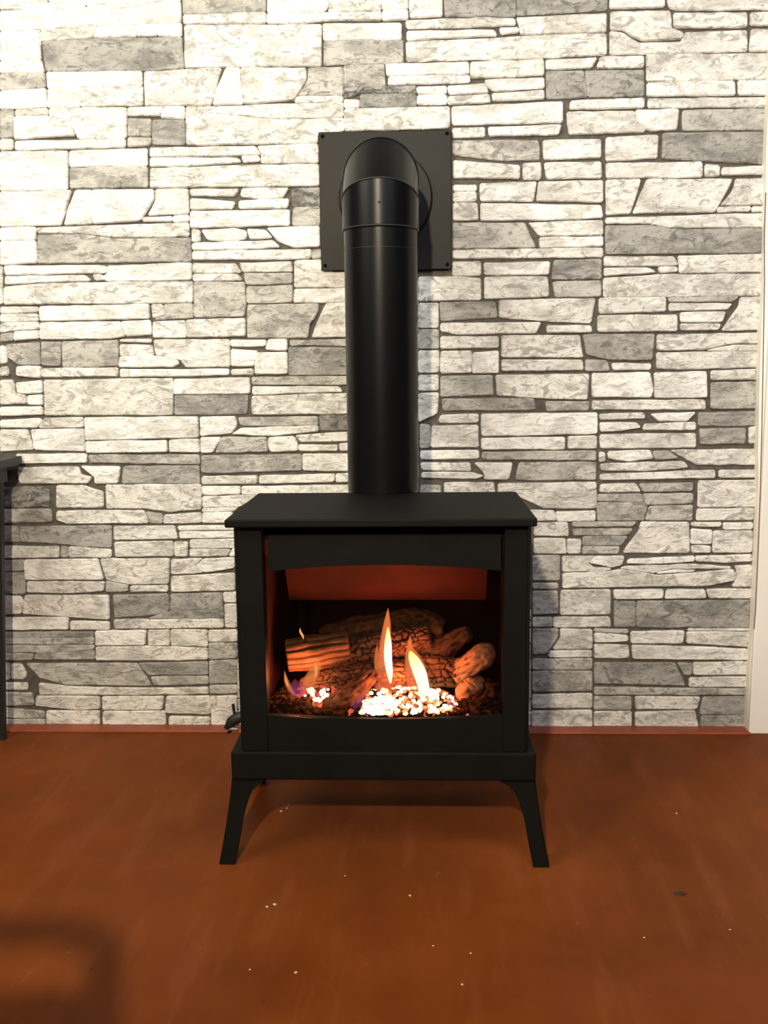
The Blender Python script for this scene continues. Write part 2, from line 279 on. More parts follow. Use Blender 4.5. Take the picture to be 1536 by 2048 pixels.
# ---------------------------------------------------------------- setting
YW = 2.525                                # wall plane behind the stones
bm = bmesh.new(); box(bm, -2.6, 2.6, -3.2, 2.56, -0.05, 0.0)
tag(link('floor', bm, M['floor'], origin=(0, 0, 0)), 'red-brown painted floor with brush streaks and scuffs', kind='structure')
bm = bmesh.new(); box(bm, -2.6, 0.94, YW, YW + 0.12, 0.0, 2.7)
wall = tag(link('wall_back', bm, M['joint'], origin=(0, YW, 0)), 'wall faced with stacked pale grey split stones', kind='structure')
STONES = """
#A
l 0,-30 190,-30 190,4 125,35 0,40
w 194,-30 724,-30 722,3 600,8 500,8 340,18 194,4
w 345,24 480,12 600,12 520,30 400,40 350,36
w 0,44 125,40 192,10 338,22 345,38 400,42 520,33 610,12 722,6 722,92 370,100 180,118 0,125
l 162,122 388,104 368,150 165,165
w 390,103 542,97 547,145 374,150
w 545,96 628,94 628,141 549,145
w 630,93 725,91 725,145 630,141
w 0,126 158,120 162,237 0,241
w 0,244 164,240 175,288 0,292
m 0,296 176,290 180,350 0,360
g 166,168 370,152 725,147 735,275 575,281 182,285
w 185,289 565,284 568,339 190,352
w 190,355 320,345 320,425 190,430
l 322,346 569,341 570,420 322,425
w 0,364 183,354 187,430 0,436
m 730,-30 1062,-30 1062,42 732,56
l 732,60 1062,48 1062,92 735,96
w 1070,-30 1290,-30 1320,14 1300,42 1070,50
l 1296,-30 1526,-30 1526,40 1312,46 1322,14
w 1068,54 1526,46 1526,80 1330,80 1200,94 1068,92
l 737,102 1285,97 1285,263 980,266 740,272
w 1292,94 1605,92 1605,156 1295,163
m 1295,168 1612,158 1612,253 1295,260
w 1530,-30 1632,-30 1632,36 1530,38
w 1530,42 1632,40 1632,78 1530,82
l 577,287 735,278 885,273 842,420 580,424
w 904,272 960,272 972,415 852,420 868,352
l 962,272 1224,272 1224,320 1176,400 974,414
m 1234,272 1370,268 1372,380 1192,382 1232,320
l 1182,387 1372,382 1372,404 1178,408
l 197,432 505,430 505,550 312,553 294,510 200,496
m 0,440 54,440 50,550 0,553
l 60,440 190,434 192,458 60,463
w 56,467 195,463 197,500 290,514 300,542 56,556
w 0,557 50,557 50,595 0,600
w 60,565 270,562 500,555 500,588 60,598
l 510,430 655,427 640,463 510,463
w 658,427 738,427 738,475 642,470
m 512,472 604,477 604,545 512,545
g 609,480 738,480 738,577 609,575
m 510,550 605,552 600,580 510,585
l 820,450 870,426 1372,408 1372,465 1100,475 960,462
l 745,426 865,426 816,452 930,463 1100,480 1375,472 1375,523 1270,532 1270,572 745,578
m 1376,262 1536,255 1540,345 1376,348
d 1376,352 1664,342 1664,370 1440,372 1376,395
l 1376,397 1440,400 1436,430 1378,432
g 1442,376 1664,374 1666,423 1442,428
l 1378,436 1798,427 1798,510 1378,523
w 0,607 270,604 268,758 0,763
w 278,604 588,594 588,662 278,666
m 278,672 588,667 590,747 280,752
l 600,592 1020,584 1042,620 600,626
l 1030,584 1273,577 1273,650 1044,652 1046,618
w 600,632 950,632 965,648 760,662 600,666
w 965,624 1035,624 1040,642 975,650
l 602,674 960,662 1275,657 1278,742 600,750
w 0,768 284,762 242,900 0,905
w 302,760 365,760 370,894 256,900 270,838
w 367,760 614,758 614,800 560,882 372,894
w 622,758 752,756 755,853 592,860 622,802
w 572,870 688,866 688,885 570,885
w 692,864 755,860 755,885 692,888
l 145,912 755,892 755,945 460,948 320,933 150,932
m 150,940 320,938 460,956 762,952 766,1045 148,1051
w 0,912 142,908 142,960 0,962
w 0,966 142,964 148,1050 0,1058
l 760,757 956,755 938,784 762,782
l 968,754 1155,752 1130,790 1050,798 962,784
w 762,794 940,808 930,833 762,838
w 956,804 1155,795 1150,830 956,833
w 762,845 1158,840 1158,900 762,911
d 1165,752 1280,750 1280,822 1172,826
m 1175,830 1280,827 1280,900 1170,900
l 768,916 800,922 800,966 768,968
w 806,920 940,914 985,925 985,953 930,965 830,958
l 988,916 1060,920 1088,950 1000,955
w 768,974 1090,962 1120,988 960,998 770,1000
w 1068,912 1278,905 1278,985 1180,990 1112,964
l 770,1006 1245,998 1242,1034 770,1039
m 1248,1001 1285,999 1285,1030 1248,1034
#C
w 15,64 360,62 425,66 430,90 20,98
w 428,64 765,52 765,119 430,124 402,112 434,92
w 20,106 340,102 364,123 200,129 20,138
w 370,99 400,98 435,116 380,121
l 15,149 200,134 770,126 770,210 15,217
l -10,66 8,66 8,215 -10,215
l 772,54 945,56 965,90 772,91
l 772,98 950,97 970,121 772,124
l 957,53 1165,47 1170,87 972,89
m 974,94 1168,93 1168,130 985,138
m 775,129 978,129 983,212 975,264 777,268
m 987,147 1168,141 1168,207 988,211
l 1178,44 1285,38 1285,88 1390,88 1390,149 1178,148
w 1178,157 1390,153 1390,210 1175,209
l 0,229 152,229 152,250 0,254
w 0,258 150,256 152,285 0,288
l 0,294 152,289 155,313 60,320 0,330
w 55,327 155,322 155,353 55,362
m 0,338 48,330 50,362 0,366
w 157,227 595,217 597,274 160,283
w 160,292 480,287 500,344 440,354 160,356
w 483,287 600,281 605,338 503,344
l 605,219 650,218 662,260 612,274
m 655,219 770,214 774,268 614,280 664,260
l 612,287 740,283 745,349 612,350
l 745,281 980,273 980,344 748,349
m 990,220 1275,216 1272,240 1252,280 1215,290 1238,298 1230,350 990,350
l 1306,213 1390,212 1390,347 1248,350 1262,310
m 20,380 155,370 160,458 70,458 32,430
w 0,382 22,387 28,450 0,455
m 165,367 243,369 240,463 165,460
m 247,367 470,361 470,463 250,469
l 165,476 470,471 470,504 165,507
w 65,467 162,466 162,511 65,503
l 0,470 30,467 35,500 0,505
w 480,359 605,357 605,370 480,367
l 478,379 607,382 614,422 480,424
w 478,428 615,424 700,430 718,455 690,467 475,468
l 616,360 918,359 918,467 742,469 722,440 622,418
w 480,477 690,479 915,476 915,499 720,504 480,507
w 922,360 1065,360 1060,384 925,386
w 1075,357 1148,357 1148,401 1062,398
w 925,397 1030,404 1015,464 925,464
w 1022,412 1148,409 1150,494 1020,497
l 925,479 1010,476 1015,499 925,499
m 1160,360 1220,364 1388,357 1388,385 1215,380 1160,385
g 1155,389 1390,393 1390,497 1155,499
l 0,522 50,520 60,575 104,582 104,614 0,617
w 62,532 165,522 168,570 70,574
w 110,584 168,579 170,619 110,617
w 0,630 165,627 172,658 0,663
l 174,522 690,514 690,658 178,660
w 696,517 998,512 998,574 695,577
g 698,583 990,579 985,655 698,658
m 1007,510 1390,507 1390,538 1009,539
w 1010,547 1355,547 1370,567 1010,579
l 1008,586 1390,574 1390,655 1008,657
w 0,682 150,674 168,680 150,708 0,710
l 177,674 330,670 332,708 154,712
l 0,720 110,720 133,798 0,806
w 122,720 335,717 338,804 137,798
w 337,672 790,668 795,749 342,761
w 342,767 665,762 668,807 344,811
w 677,761 795,757 798,809 677,807
w 64,817 345,816 345,850 67,854
m 352,822 795,820 798,857 357,850
l 70,872 313,868 323,900 366,910 350,933 77,933
w 322,865 480,868 470,933 378,934 378,905
g 494,867 795,864 798,934 487,933
w 800,670 940,667 948,700 925,733 802,744
m 952,672 1270,667 1272,700 962,704
d 1278,664 1390,662 1390,720 1282,720
w 967,713 1275,704 1275,724 1100,743 927,737
w 802,751 884,750 850,810 804,812
m 888,750 1065,750 1070,806 862,811
w 1074,752 1175,747 1190,770 1190,803 1082,807 1072,780
l 1182,742 1390,730 1390,764 1202,768
w 1194,780 1350,781 1350,803 1196,803
w 1357,776 1392,773 1392,801 1360,803
m 805,824 1205,819 1205,881 830,893 805,888
w 1210,817 1392,817 1394,884 1212,881
l 807,907 1030,904 1025,934 807,937
w 1037,904 1340,897 1335,927 1037,934
w 1344,897 1395,894 1395,927 1344,929
w 807,947 960,947 958,977 810,979
w 967,947 1395,942 1395,985 967,978
#E
d -10,-15 250,-15 250,86 -10,90
m -10,100 258,99 262,164 -10,168
l 288,-22 425,-22 525,10 528,87 288,91
l 540,-25 1028,-28 1028,98 870,113 740,94 545,94
l 290,110 735,106 758,169 335,174 330,160 287,155
m 745,112 832,125 828,171 766,171
l 840,130 1028,117 1030,167 835,171
l 1037,35 1330,25 1230,85 1037,90
w 1036,95 1220,85 1200,108 1036,114
w 1036,119 1190,115 1190,166 1036,168
m -10,185 90,189 98,265 -10,267
g 97,190 568,184 568,296 402,290 302,274 102,264
l -10,291 300,290 300,344 -10,347
l 352,291 568,306 568,344 352,344
m 310,290 345,292 347,344 310,344
l 582,187 893,184 908,249 584,256
w 907,187 1200,182 1200,204 917,208
w 917,215 1200,213 1200,243 920,248
l 584,269 883,264 886,339 590,341
l 892,267 960,267 956,341 895,339
w 972,257 1200,252 1200,297 974,296
l 972,304 1180,306 1162,337 972,340
w 1192,300 1210,295 1210,338 1172,338
g 0,360 118,360 120,413 0,418
g 0,425 122,427 125,530 0,535
w 122,360 500,354 528,458 128,459
l 512,354 866,352 860,481 660,483 544,459
l 137,471 533,471 525,518 350,529 137,524
m 542,467 653,486 653,519 540,524
l 667,493 858,490 856,521 667,521
l 877,357 1036,352 998,388 1040,422 877,433
w 1042,354 1200,347 1200,398 1047,422 1004,390
l 877,443 1200,428 1200,514 1000,519 877,521
l 0,543 104,547 118,575 103,634 0,638
l 127,541 556,541 558,663 395,653 115,633
w 0,656 350,654 345,714 0,716
w 360,674 558,677 560,716 360,716
g 577,541 858,534 870,600 850,634 587,653
g 872,536 1135,527 1143,657 760,659 882,620
l 582,666 1143,663 1143,704 587,710
l 1142,527 1210,524 1210,575 1147,574
w 1150,586 1210,585 1210,705 1154,704
g 0,730 475,727 478,752 0,760
m 0,764 478,756 478,789 0,791
m 0,800 480,796 480,815 260,834 0,830
m 182,838 480,822 485,866 240,871 170,866
m 0,838 168,840 163,871 0,874
w 487,724 748,719 740,794 488,796
l 757,720 866,717 868,797 760,797
l 874,717 1060,720 1062,803 877,798
l 490,806 740,801 1062,812 1062,868 870,873 490,873
l 1068,720 1212,717 1212,775 1068,777
m 1070,786 1212,786 1212,862 1070,867
m 0,890 47,890 47,973 0,973
l 57,892 108,894 133,940 125,970 57,968
m 132,891 700,890 773,1003 332,998 202,963
g 707,890 1062,882 1063,947 762,949
m 770,960 1063,956 1066,994 787,1001
m 1072,877 1212,873 1212,990 1072,993
m 1072,1003 1212,1001 1212,1040 1074,1044
l 0,991 139,991 139,1024 0,1024
l 197,992 340,1007 480,1014 800,1017 1066,1012 1066,1044 700,1051 202,1047
m 0,1041 160,1041 173,1100 0,1108
l 187,1057 508,1061 510,1119 400,1127 182,1104
m 0,1116 223,1136 228,1167 110,1171 0,1164
l 237,1133 508,1133 508,1204 237,1204
m 0,1176 228,1176 228,1204 0,1204
l 522,1061 836,1059 828,1124 524,1127
l 852,1059 1075,1056 1073,1149 847,1142
l 527,1136 843,1133 848,1204 527,1204
l 867,1161 1073,1165 1073,1204 864,1204
l 1080,1058 1212,1056 1212,1204 1082,1204
#B
l 102,-30 233,-30 233,64 105,70
g 240,-30 528,-30 528,63 245,64
g 532,-30 892,-30 892,38 532,60
l 87,82 380,69 522,73 528,98 440,104 92,113
l 530,71 890,54 890,127 547,137 542,102
w 92,124 440,119 453,143 260,150 92,160
w 462,111 538,109 538,128 470,137
l 89,168 640,142 890,134 890,218 640,230 92,244
l 347,248 638,236 640,299 347,311
w 20,306 343,302 343,329 17,339
w 7,257 338,247 340,294 12,303
l 132,347 250,344 250,374 134,374
w 254,345 405,334 418,370 262,377
w 402,320 640,311 642,351 440,364 412,345
w 134,381 250,379 253,415 134,417
l 257,386 420,376 428,409 257,417
w 432,374 640,360 642,394 437,404
w 648,240 853,230 830,271 650,276
l 867,227 1040,224 1040,269 852,271
g 650,284 798,282 816,387 652,393
g 806,282 1040,280 1040,384 820,386
w 272,427 715,407 715,489 275,498
l 275,513 403,509 403,547 275,551
w 417,509 710,499 698,537 422,544
w 748,404 1042,392 1040,430 743,436
l 732,448 1000,444 1048,500 1045,527 742,537
w 1008,440 1180,437 1170,519 1060,523 1012,480
m 1197,442 1560,432 1560,519 1197,520
l 1057,394 1560,390 1560,428 1057,429
w 905,-30 1123,-30 1123,27 905,33
l 1130,-30 1560,-30 1560,37 1170,40 1142,30
l 907,48 1145,44 1150,112 1198,130 1193,155 1040,163 1000,148 960,120 907,118
l 1160,52 1453,50 1453,107 1160,110
l 1467,50 1560,47 1560,98 1467,101
l 905,124 955,130 1020,172 1190,168 1204,130 1453,121 1453,204 905,217
l 1470,117 1560,120 1560,205 1462,204
l 1050,219 1560,212 1560,311 1250,323 1052,323
w 1054,332 1403,324 1406,379 1054,384
w 1417,322 1560,320 1560,377 1420,378
m 277,562 618,562 623,639 450,640 277,617
w 637,562 868,558 868,630 640,638
l 277,642 543,662 543,714 277,711
l 557,654 628,650 628,717 557,717
l 642,652 868,647 870,711 652,716
l 890,550 1098,540 1093,631 890,643
g 1117,532 1528,527 1528,654 1114,633
w 890,654 1273,647 1273,707 892,711
l 1285,657 1343,662 1343,704 1285,707
w 1354,670 1526,664 1526,697 1352,699
l 277,740 370,740 370,764 277,764
w 277,771 370,770 370,804 277,807
l 385,734 610,727 598,804 387,803
l 620,727 876,722 876,807 610,803
l 277,813 373,812 376,879 277,881
w 387,814 868,822 876,869 730,877 387,881
l 890,720 1028,717 985,854 890,859
l 1054,717 1118,717 1098,849 996,853 1026,780
l 1117,717 1396,717 1323,847 1097,850
l 1407,717 1518,714 1518,819 1347,821 1402,760
l 1337,829 1470,826 1463,844 1335,849
l 1475,826 1520,826 1520,844 1472,846
m 277,892 563,892 608,989 277,994
l 577,892 876,882 876,939 622,943
w 622,951 876,946 876,984 624,991
l 888,872 1515,854 1518,907 1150,911 1060,893 888,893
g 888,903 1055,901 1150,917 1518,914 1518,1010 890,1014
l 277,1001 876,992 876,1027 277,1033
#D
l 275,48 387,47 387,101 275,104
l 140,108 275,107 386,113 387,199 140,204
w 400,52 664,47 659,97 402,99
l 402,109 654,107 660,184 402,194
g 682,42 870,37 870,114 672,117
m 677,127 868,123 868,184 685,188
l 882,27 1160,27 1178,60 1100,64 882,64
l 1177,24 1515,17 1515,87 1182,91 1182,60
w 882,73 1060,72 1088,88 882,103
w 1097,69 1173,68 1176,85 1105,91
l 880,113 1100,99 1510,96 1510,181 1140,187 880,187
g 224,210 443,207 453,269 227,283
l 140,213 217,213 217,309 140,309
l 462,202 846,194 828,291 640,283 462,269
l 862,194 1128,190 1128,244 862,253
m 1140,191 1420,187 1398,204 1142,207
w 1142,214 1393,216 1375,237 1142,243
l 1428,190 1507,187 1507,317 1353,321 1422,225
w 1187,251 1368,247 1353,287 1187,287
l 1187,296 1348,296 1338,319 1187,320
l 857,263 1173,260 1173,324 857,326
m 140,319 217,319 219,394 140,396
l 227,294 628,290 608,331 290,336 227,323
w 652,302 828,304 833,329 652,330
l 227,347 458,347 458,391 227,394
l 227,406 350,404 348,491 227,493
w 356,412 458,404 458,491 354,493
l 140,403 219,403 219,489 140,491
l 470,344 783,342 796,429 470,428
g 797,340 1083,337 1073,439 900,438 812,418
l 472,439 793,441 798,479 472,483
m 807,439 893,443 903,481 807,483
w 912,454 1068,456 1066,479 917,480
l 1094,340 1505,332 1505,373 1400,373 1280,399 1094,400
l 1292,402 1400,381 1505,380 1505,404
l 1092,412 1500,406 1500,469 1230,476 1092,473
m 227,507 433,502 438,579 227,587
l 140,501 217,501 217,561 140,563
l 447,502 820,497 813,598 640,593 452,581
w 834,494 1063,490 1078,560 1068,589 834,588
w 1082,492 1290,487 1293,589 1084,590
l 1310,484 1500,477 1500,519 1310,520
m 1310,532 1502,527 1502,634 1310,635
g 232,597 598,594 608,639 237,643
m 647,607 823,607 818,641 652,643
l 834,604 1283,600 1288,637 834,638
l 140,574 219,572 213,654 140,688
l 227,662 378,657 376,689 217,690
l 192,704 376,702 378,789 187,789
m 145,697 185,702 183,790 145,793
w 390,657 853,652 853,734 640,740 392,743
w 390,754 723,750 723,797 390,797
l 737,747 851,744 851,794 737,794
l 862,658 1040,652 1045,673 865,678
w 1068,657 1248,650 1213,684 1100,684
w 864,692 1010,692 1028,710 950,723 867,726
l 1042,697 1248,690 1248,719 1037,720
g 1260,652 1500,647 1500,701 1260,703
l 864,740 1248,734 1248,789 867,793
m 1264,717 1448,714 1446,774 1267,776
l 1462,710 1500,707 1500,770 1462,774
w 147,805 378,802 380,834 147,836
m 394,810 848,804 848,841 392,837
l 862,808 885,812 885,845 862,848
w 897,807 1065,802 1078,834 980,846 897,833
m 1077,806 1140,804 1178,833 1085,838
l 1148,802 1496,797 1496,857 1250,858
l 867,857 1200,847 1218,869 1050,883 867,880
l 865,899 1050,892 1325,882 1325,911 865,920
l 1342,882 1490,880 1490,909 1342,910
l 147,852 343,852 348,884 152,879
w 152,891 350,891 398,904 370,914 152,911
w 362,852 513,852 498,917 402,918 402,893
m 542,852 848,850 848,919 527,919
l 242,932 438,930 443,975 242,975
m 147,942 226,942 226,975 147,975
l 457,936 850,930 850,1033 640,1033 520,975 457,972
l 867,939 1008,936 1028,967 864,969
m 1022,937 1238,932 1233,964 1037,967
l 1260,924 1498,922 1496,1027 1257,1029
#F
m 562,27 813,24 826,69 562,64
m 822,24 1108,22 1108,74 837,86
m 557,74 830,74 848,92 828,174 562,177
m 857,97 1108,90 1103,174 837,174
l 1132,111 1458,107 1453,171 1127,174
l 160,116 310,120 323,174 210,177
w 322,127 547,121 547,177 327,179
l 200,190 388,187 393,264 195,261
m 417,187 788,184 758,209 417,210
m 417,227 763,224 738,257 422,261
g 477,269 733,267 698,317 477,319
m 477,327 688,327 678,364 472,367
l 812,184 1083,187 1086,359 707,359 797,240
l 195,280 375,280 383,364 195,364
l 387,284 466,284 460,364 390,364
l 1100,187 1273,187 1263,211 1100,207
w 1282,190 1450,187 1448,224 1282,227
w 1097,224 1218,232 1213,309 1097,309
l 1227,237 1448,234 1445,357 1222,359
w 1100,320 1208,324 1208,359 1100,359
m 190,377 343,377 343,519 190,520
l 360,382 545,380 507,420 540,448 640,450 620,466 360,469
w 545,382 713,380 698,430 640,444 515,418
w 742,398 1116,380 1113,409 850,424 725,420
l 1124,382 1445,372 1445,409 1300,418 1122,409
l 725,440 1100,427 1325,442 1318,453 1130,449 900,459 888,478 690,449
w 902,474 1000,460 1122,461 1100,470 902,479
l 360,480 620,470 690,457 900,490 1100,477 1338,457 1363,490 1348,519 1200,549 800,553 360,563
l 1347,438 1443,432 1440,554 1332,554 1372,490
m 190,536 333,536 333,567 190,567
m 190,582 328,580 333,650 333,708 190,716
l 352,577 633,572 633,713 347,716 347,655
w 652,574 938,572 933,621 657,626
w 957,574 1173,572 1183,619 947,624
l 1187,572 1440,570 1438,621 1202,620
l 190,734 298,732 298,784 190,786
l 307,732 628,730 638,784 307,786
g 657,637 778,642 778,784 657,784
g 787,640 1436,634 1430,789 787,787
m 190,797 333,797 328,850 268,938 190,943
l 347,797 528,802 528,909 302,913 347,850
w 287,926 526,922 526,957 277,958
m 187,972 528,967 528,1029 187,1030
m 187,1042 528,1040 528,1153 187,1158
l 187,1177 528,1170 528,1249 187,1250
l 182,1272 526,1264 528,1367 182,1367
m 542,797 738,802 733,824 542,812
w 542,822 733,837 733,867 542,873
l 542,887 736,892 740,964 542,964
w 752,814 1058,810 1048,879 752,878
l 1074,816 1433,817 1428,899 1072,878
l 1080,797 1430,796 1430,808 1080,807
w 757,892 1150,902 1418,914 1423,974 762,968
g 542,992 1003,994 1063,1123 542,1108
g 1018,992 1108,997 1098,1060 1062,1063
l 1112,992 1418,987 1418,1059 1112,1060
l 1087,1080 1416,1074 1416,1129 1087,1129
m 542,1132 1080,1140 1416,1141 1413,1174 542,1174
m 542,1187 753,1187 753,1261 542,1261
l 777,1187 1148,1190 1128,1257 777,1257
g 1167,1190 1410,1187 1410,1287 1147,1287
l 542,1274 753,1270 753,1367 542,1367
l 777,1277 1118,1267 1138,1364 777,1367
g 1157,1297 1410,1294 1410,1367 1152,1367
"""
SCALE = {'A': (0, 0, 2.0), 'B': (768, 0, 2.0), 'C': (0, 500, 2.0), 'D': (768, 500, 2.0), 'E': (0, 980, 2.56), 'F': (1000, 980, 2.866)}
def poly_area(p): return 0.5 * sum(p[i][0]*p[(i+1) % len(p)][1] - p[(i+1) % len(p)][0]*p[i][1] for i in range(len(p)))
def stone_into(bm, pts, depth, inset=0.0012, step=0.035, jit=0.0011):
    """pts (x,z) on the wall; a slab with uneven outline, rounded corners and bevelled rim"""
    if poly_area(pts) < 0: pts = pts[::-1]
    n = len(pts); out = []
    for i in range(n):
        a, b, c = Vector(pts[i-1]), Vector(pts[i]), Vector(pts[(i+1) % n])
        r = 0.0035; da, dc = (a-b), (c-b)
        la, lc = da.length, dc.length
        if la < 1e-6 or lc < 1e-6: continue
        out.append(b + da*min(r, la*0.3)/la); out.append(b + dc*min(r, lc*0.3)/lc)
        k = int(lc / step)
        for j in range(1, k+1):
            s = j/(k+1); q = b.lerp(c, s)
            nn = Vector((dc.y, -dc.x)).normalized()
            out.append(q + nn*random.uniform(-jit, jit))
    A = abs(poly_area(out)); P = sum((out[i]-out[i-1]).length for i in range(len(out)))
    w_ = 2*A/P
    ins = min(inset, 0.28*w_)
    def ring(off):
        res = []
        m_ = len(out)
        for i in range(m_):
            d1 = (out[i]-out[i-1]); d2 = (out[(i+1) % m_]-out[i])
            d1 = d1.normalized() if d1.length > 1e-7 else Vector((0, 0)); d2 = d2.normalized() if d2.length > 1e-7 else Vector((0, 0))
            nn = Vector((-(d1.y+d2.y), d1.x+d2.x)); nn = nn.normalized() if nn.length > 1e-6 else nn
            res.append(out[i] + nn*off)
        return res
    base = ring(-0.0016); rim = ring(ins)
    t = bmesh.new()
    r0 = [t.verts.new((p.x, YW + 0.001, p.y)) for p in base]
    r1 = [t.verts.new((p.x, YW - depth*0.6, p.y)) for p in base]
    tx, tz = random.uniform(-0.006, 0.006), random.uniform(-0.03, 0.03)
    cx = sum(p.x for p in out)/len(out); cz = sum(p.y for p in out)/len(out)
    r2 = [t.verts.new((p.x, YW - depth - max(-.0012, min(.0012, (p.x-cx)*tx + (p.y-cz)*tz)) - random.uniform(-0.0006, 0.0006), p.y)) for p in rim]
    k = len(r0)
    for i in range(k):
        j = (i+1) % k
        t.faces.new((r0[i], r0[j], r1[j], r1[i])); t.faces.new((r1[i], r1[j], r2[j], r2[i]))
    f = t.faces.new(r2); bmesh.ops.triangulate(t, faces=[f])
    merge(bm, t)
stones = []; blk = None
for ln in STONES.strip().splitlines():
    if ln[0] == '#': blk = SCALE[ln[1]]; continue
    tone, *pp = ln.split(); ox, oy, s = blk
    q = [tuple(float(v) for v in p.split(',')) for p in pp]
    if len(q) == 2: (x0, y0), (x1, y1) = q; q = [(x0, y0), (x1, y0), (x1, y1), (x0, y1)]
    wpts = [on_y(ox + x/s, oy + y/s, YW - 0.007) for x, y in q]
    pts = [(min(p.x, 1.02), max(p.z, 0.004)) for p in wpts]
    stones.append((abs(poly_area(pts)), tone, pts))
stones.sort(key=lambda e: -e[0])
DEP = {'w': (0.0072, 0.0100), 'l': (0.0060, 0.0092), 'm': (0.0052, 0.0078), 'g': (0.0048, 0.0070), 'd': (0.0045, 0.0065)}
for a, tone, pts in stones[:298]:
    bm = bmesh.new(); stone_into(bm, pts, random.uniform(*DEP[tone]))
    link('stone', bm, M[tone], wall)
small = {}
for a, tone, pts in stones[298:]:
    bm = small.setdefault(tone, bmesh.new()); stone_into(bm, pts, random.uniform(*DEP[tone]), step=0.05)
# courses continuing outside the photographed field and behind the stove
x_left = -1.10
def course(bmx, x0, x1, z0, z1):
    z = z0
    while z < z1 - 0.01:
        hh = min(random.choice((0.022, 0.034, 0.045, 0.06, 0.085)), z1 - z); x = x0
        while x < x1 - 0.01:
            ww = min(random.uniform(0.08, 0.32), x1 - x)
            tone = random.choice('wwwlllmmg')
            stone_into(small.setdefault(tone, bmesh.new()), [(x+.0015, z+.0015), (x+ww-.0015, z+.0015), (x+ww-.0015, z+hh-.0015), (x+.0015, z+hh-.0015)], random.uniform(.005, .009), step=0.06)
            x += ww
        z += hh
def edge_x(px, py): return on_y(px, py, YW - 0.007).x
def hidden(px0, px1, py0, py1, k):
    """courses running on behind the stove and pipe, between two columns of the frame"""
    for q in range(k):
        a, b = py0 + (py1-py0)*q/k, py0 + (py1-py0)*(q+1)/k; mid = (a+b)/2
        course(small, edge_x(px0, mid), edge_x(px1, mid), max(0.004, on_y((px0+px1)/2, b, YW).z), on_y((px0+px1)/2, a, YW).z)
for q in range(9):
    z0 = 0.004 + q*0.235; py = 1450 - q*163
    course(small, -2.2, edge_x(0, py) - 0.002, z0, z0 + 0.235)
course(small, -2.2, 0.88, 2.0, 2.68)
hidden(474, 1062, 1052, 1450, 3); hidden(514, 1030, 985, 1052, 1)
hidden(697, 837, 560, 985, 4)
hidden(646, 902, 275, 530, 2)
for tone, bm in small.items():
    o = link('small_stones', bm, M[tone], wall); o['kind'] = 'stuff'

# white board at the right end of the stone wall
bm = bmesh.new(); box(bm, 0.905, 2.6, 2.478, 2.60, 0.0, 2.7, 0.004)
tag(link('trim_1', bm, M['white'], origin=(0.905, 2.478, 0)), 'smooth white painted board standing at the right end of the stone wall', kind='structure')
ZS = [0.0, 0.10, 0.19, 0.30, 0.42, 0.52, 0.675, 0.78, 0.95, 1.10, 1.22, 1.40, 1.54, 1.75, 1.95, 2.7]
XL = [.905, .904, .9035, .905, .906, .905, .903, .896, .891, .888, .890, .884, .878, .878, .878, .878]
bm = bmesh.new(); prism(bm, list(zip(XL, ZS)) + [(0.915, 2.7), (0.915, 0.0)], 'y', 2.494, 2.535)
tag(link('trim_2', bm, M['caulk'], origin=(0.905, 2.49, 0)), 'white filler edge where the stones meet the white board', kind='structure')
bm = bmesh.new()
cr = [on_y(px, py, 2.4765) for px, py in ((1532, 385), (1529, 470), (1529.5, 560), (1528, 640), (1526, 760), (1524, 860), (1521, 980), (1518, 1060), (1514, 1160), (1511, 1225), (1508, 1258))]
L = [(p.x - 0.0010, p.z) for p in cr]; R_ = [(p.x + 0.0010, p.z) for p in cr]
prism(bm, L + R_[::-1], 'y', 2.4765, 2.4790)
tag(link('trim_3', bm, M['seam'], origin=(0.92, 2.478, 0.3)), 'thin curved brown strip for the shaded seam on the white board', kind='structure')
# low red painted lip along the foot of the wall
bm = bmesh.new(); box(bm, -2.6, 0.909, 2.472, YW + 0.001, -0.002, 0.0065, 0.003)
tag(link('baseboard_back', bm, M['redstrip'], origin=(0, 2.5, 0)), 'low red painted lip between floor and stone wall', kind='structure')

# ---------------------------------------------------------------- gas stove
CX = -0.0765
st = E('gas_stove', (CX, 1.97, 0), 'black freestanding gas stove on four splayed legs with log fire burning behind glass', 'stove')
PT = M['paint']
bm = bmesh.new(); box(bm, -0.378, 0.227, 1.774, 2.164, 0.7035, 0.7195, 0.0028); link('top_plate', bm, PT, st)
# corner posts with a chamfered outer edge
for s, x_in, x_out in ((-1, -0.309, -0.3665), (1, 0.1665, 0.2195)):
    bm = bmesh.new()
    o_ = [(x_in, 1.794), (x_out - s*0.008, 1.794), (x_out, 1.806), (x_out, 1.835), (x_in, 1.835)]
    prism(bm, o_, 'z', 0.2385, 0.7030, 0.0015, 1)
    link('corner_post', bm, PT, st)
    bm = bmesh.new(); x0 = x_out - s*0.004; box(bm, min(x0, x0 - s*0.006), max(x0, x0 - s*0.006), 1.835, 2.13, 0.2385, 0.703, 0.001, 1); link('side_panel', bm, PT, st)
bm = bmesh.new(); box(bm, -0.36, 0.213, 2.13, 2.137, 0.2385, 0.703, 0.001, 1); link('back_panel', bm, PT, st)
bm = bmesh.new(); box(bm, -0.309, 0.167, 1.832, 1.84, 0.684, 0.703); link('gap_shade_strip', bm, M['void'], st)  # solid black strip standing in for the shade inside the gap
# arched lintel
def arc(x0, x1, ze, zc, n=24):
    return [(x0 + (x1-x0)*i/n, ze + (zc-ze)*(1 - (2*i/n-1)**2)) for i in range(n+1)]
bm = bmesh.new(); prism(bm, arc(-0.2985, 0.1600, 0.6125, 0.6245) + [(0.1600, 0.6845), (-0.2985, 0.6845)], 'y', 1.7965, 1.812); link('lintel', bm, PT, st)
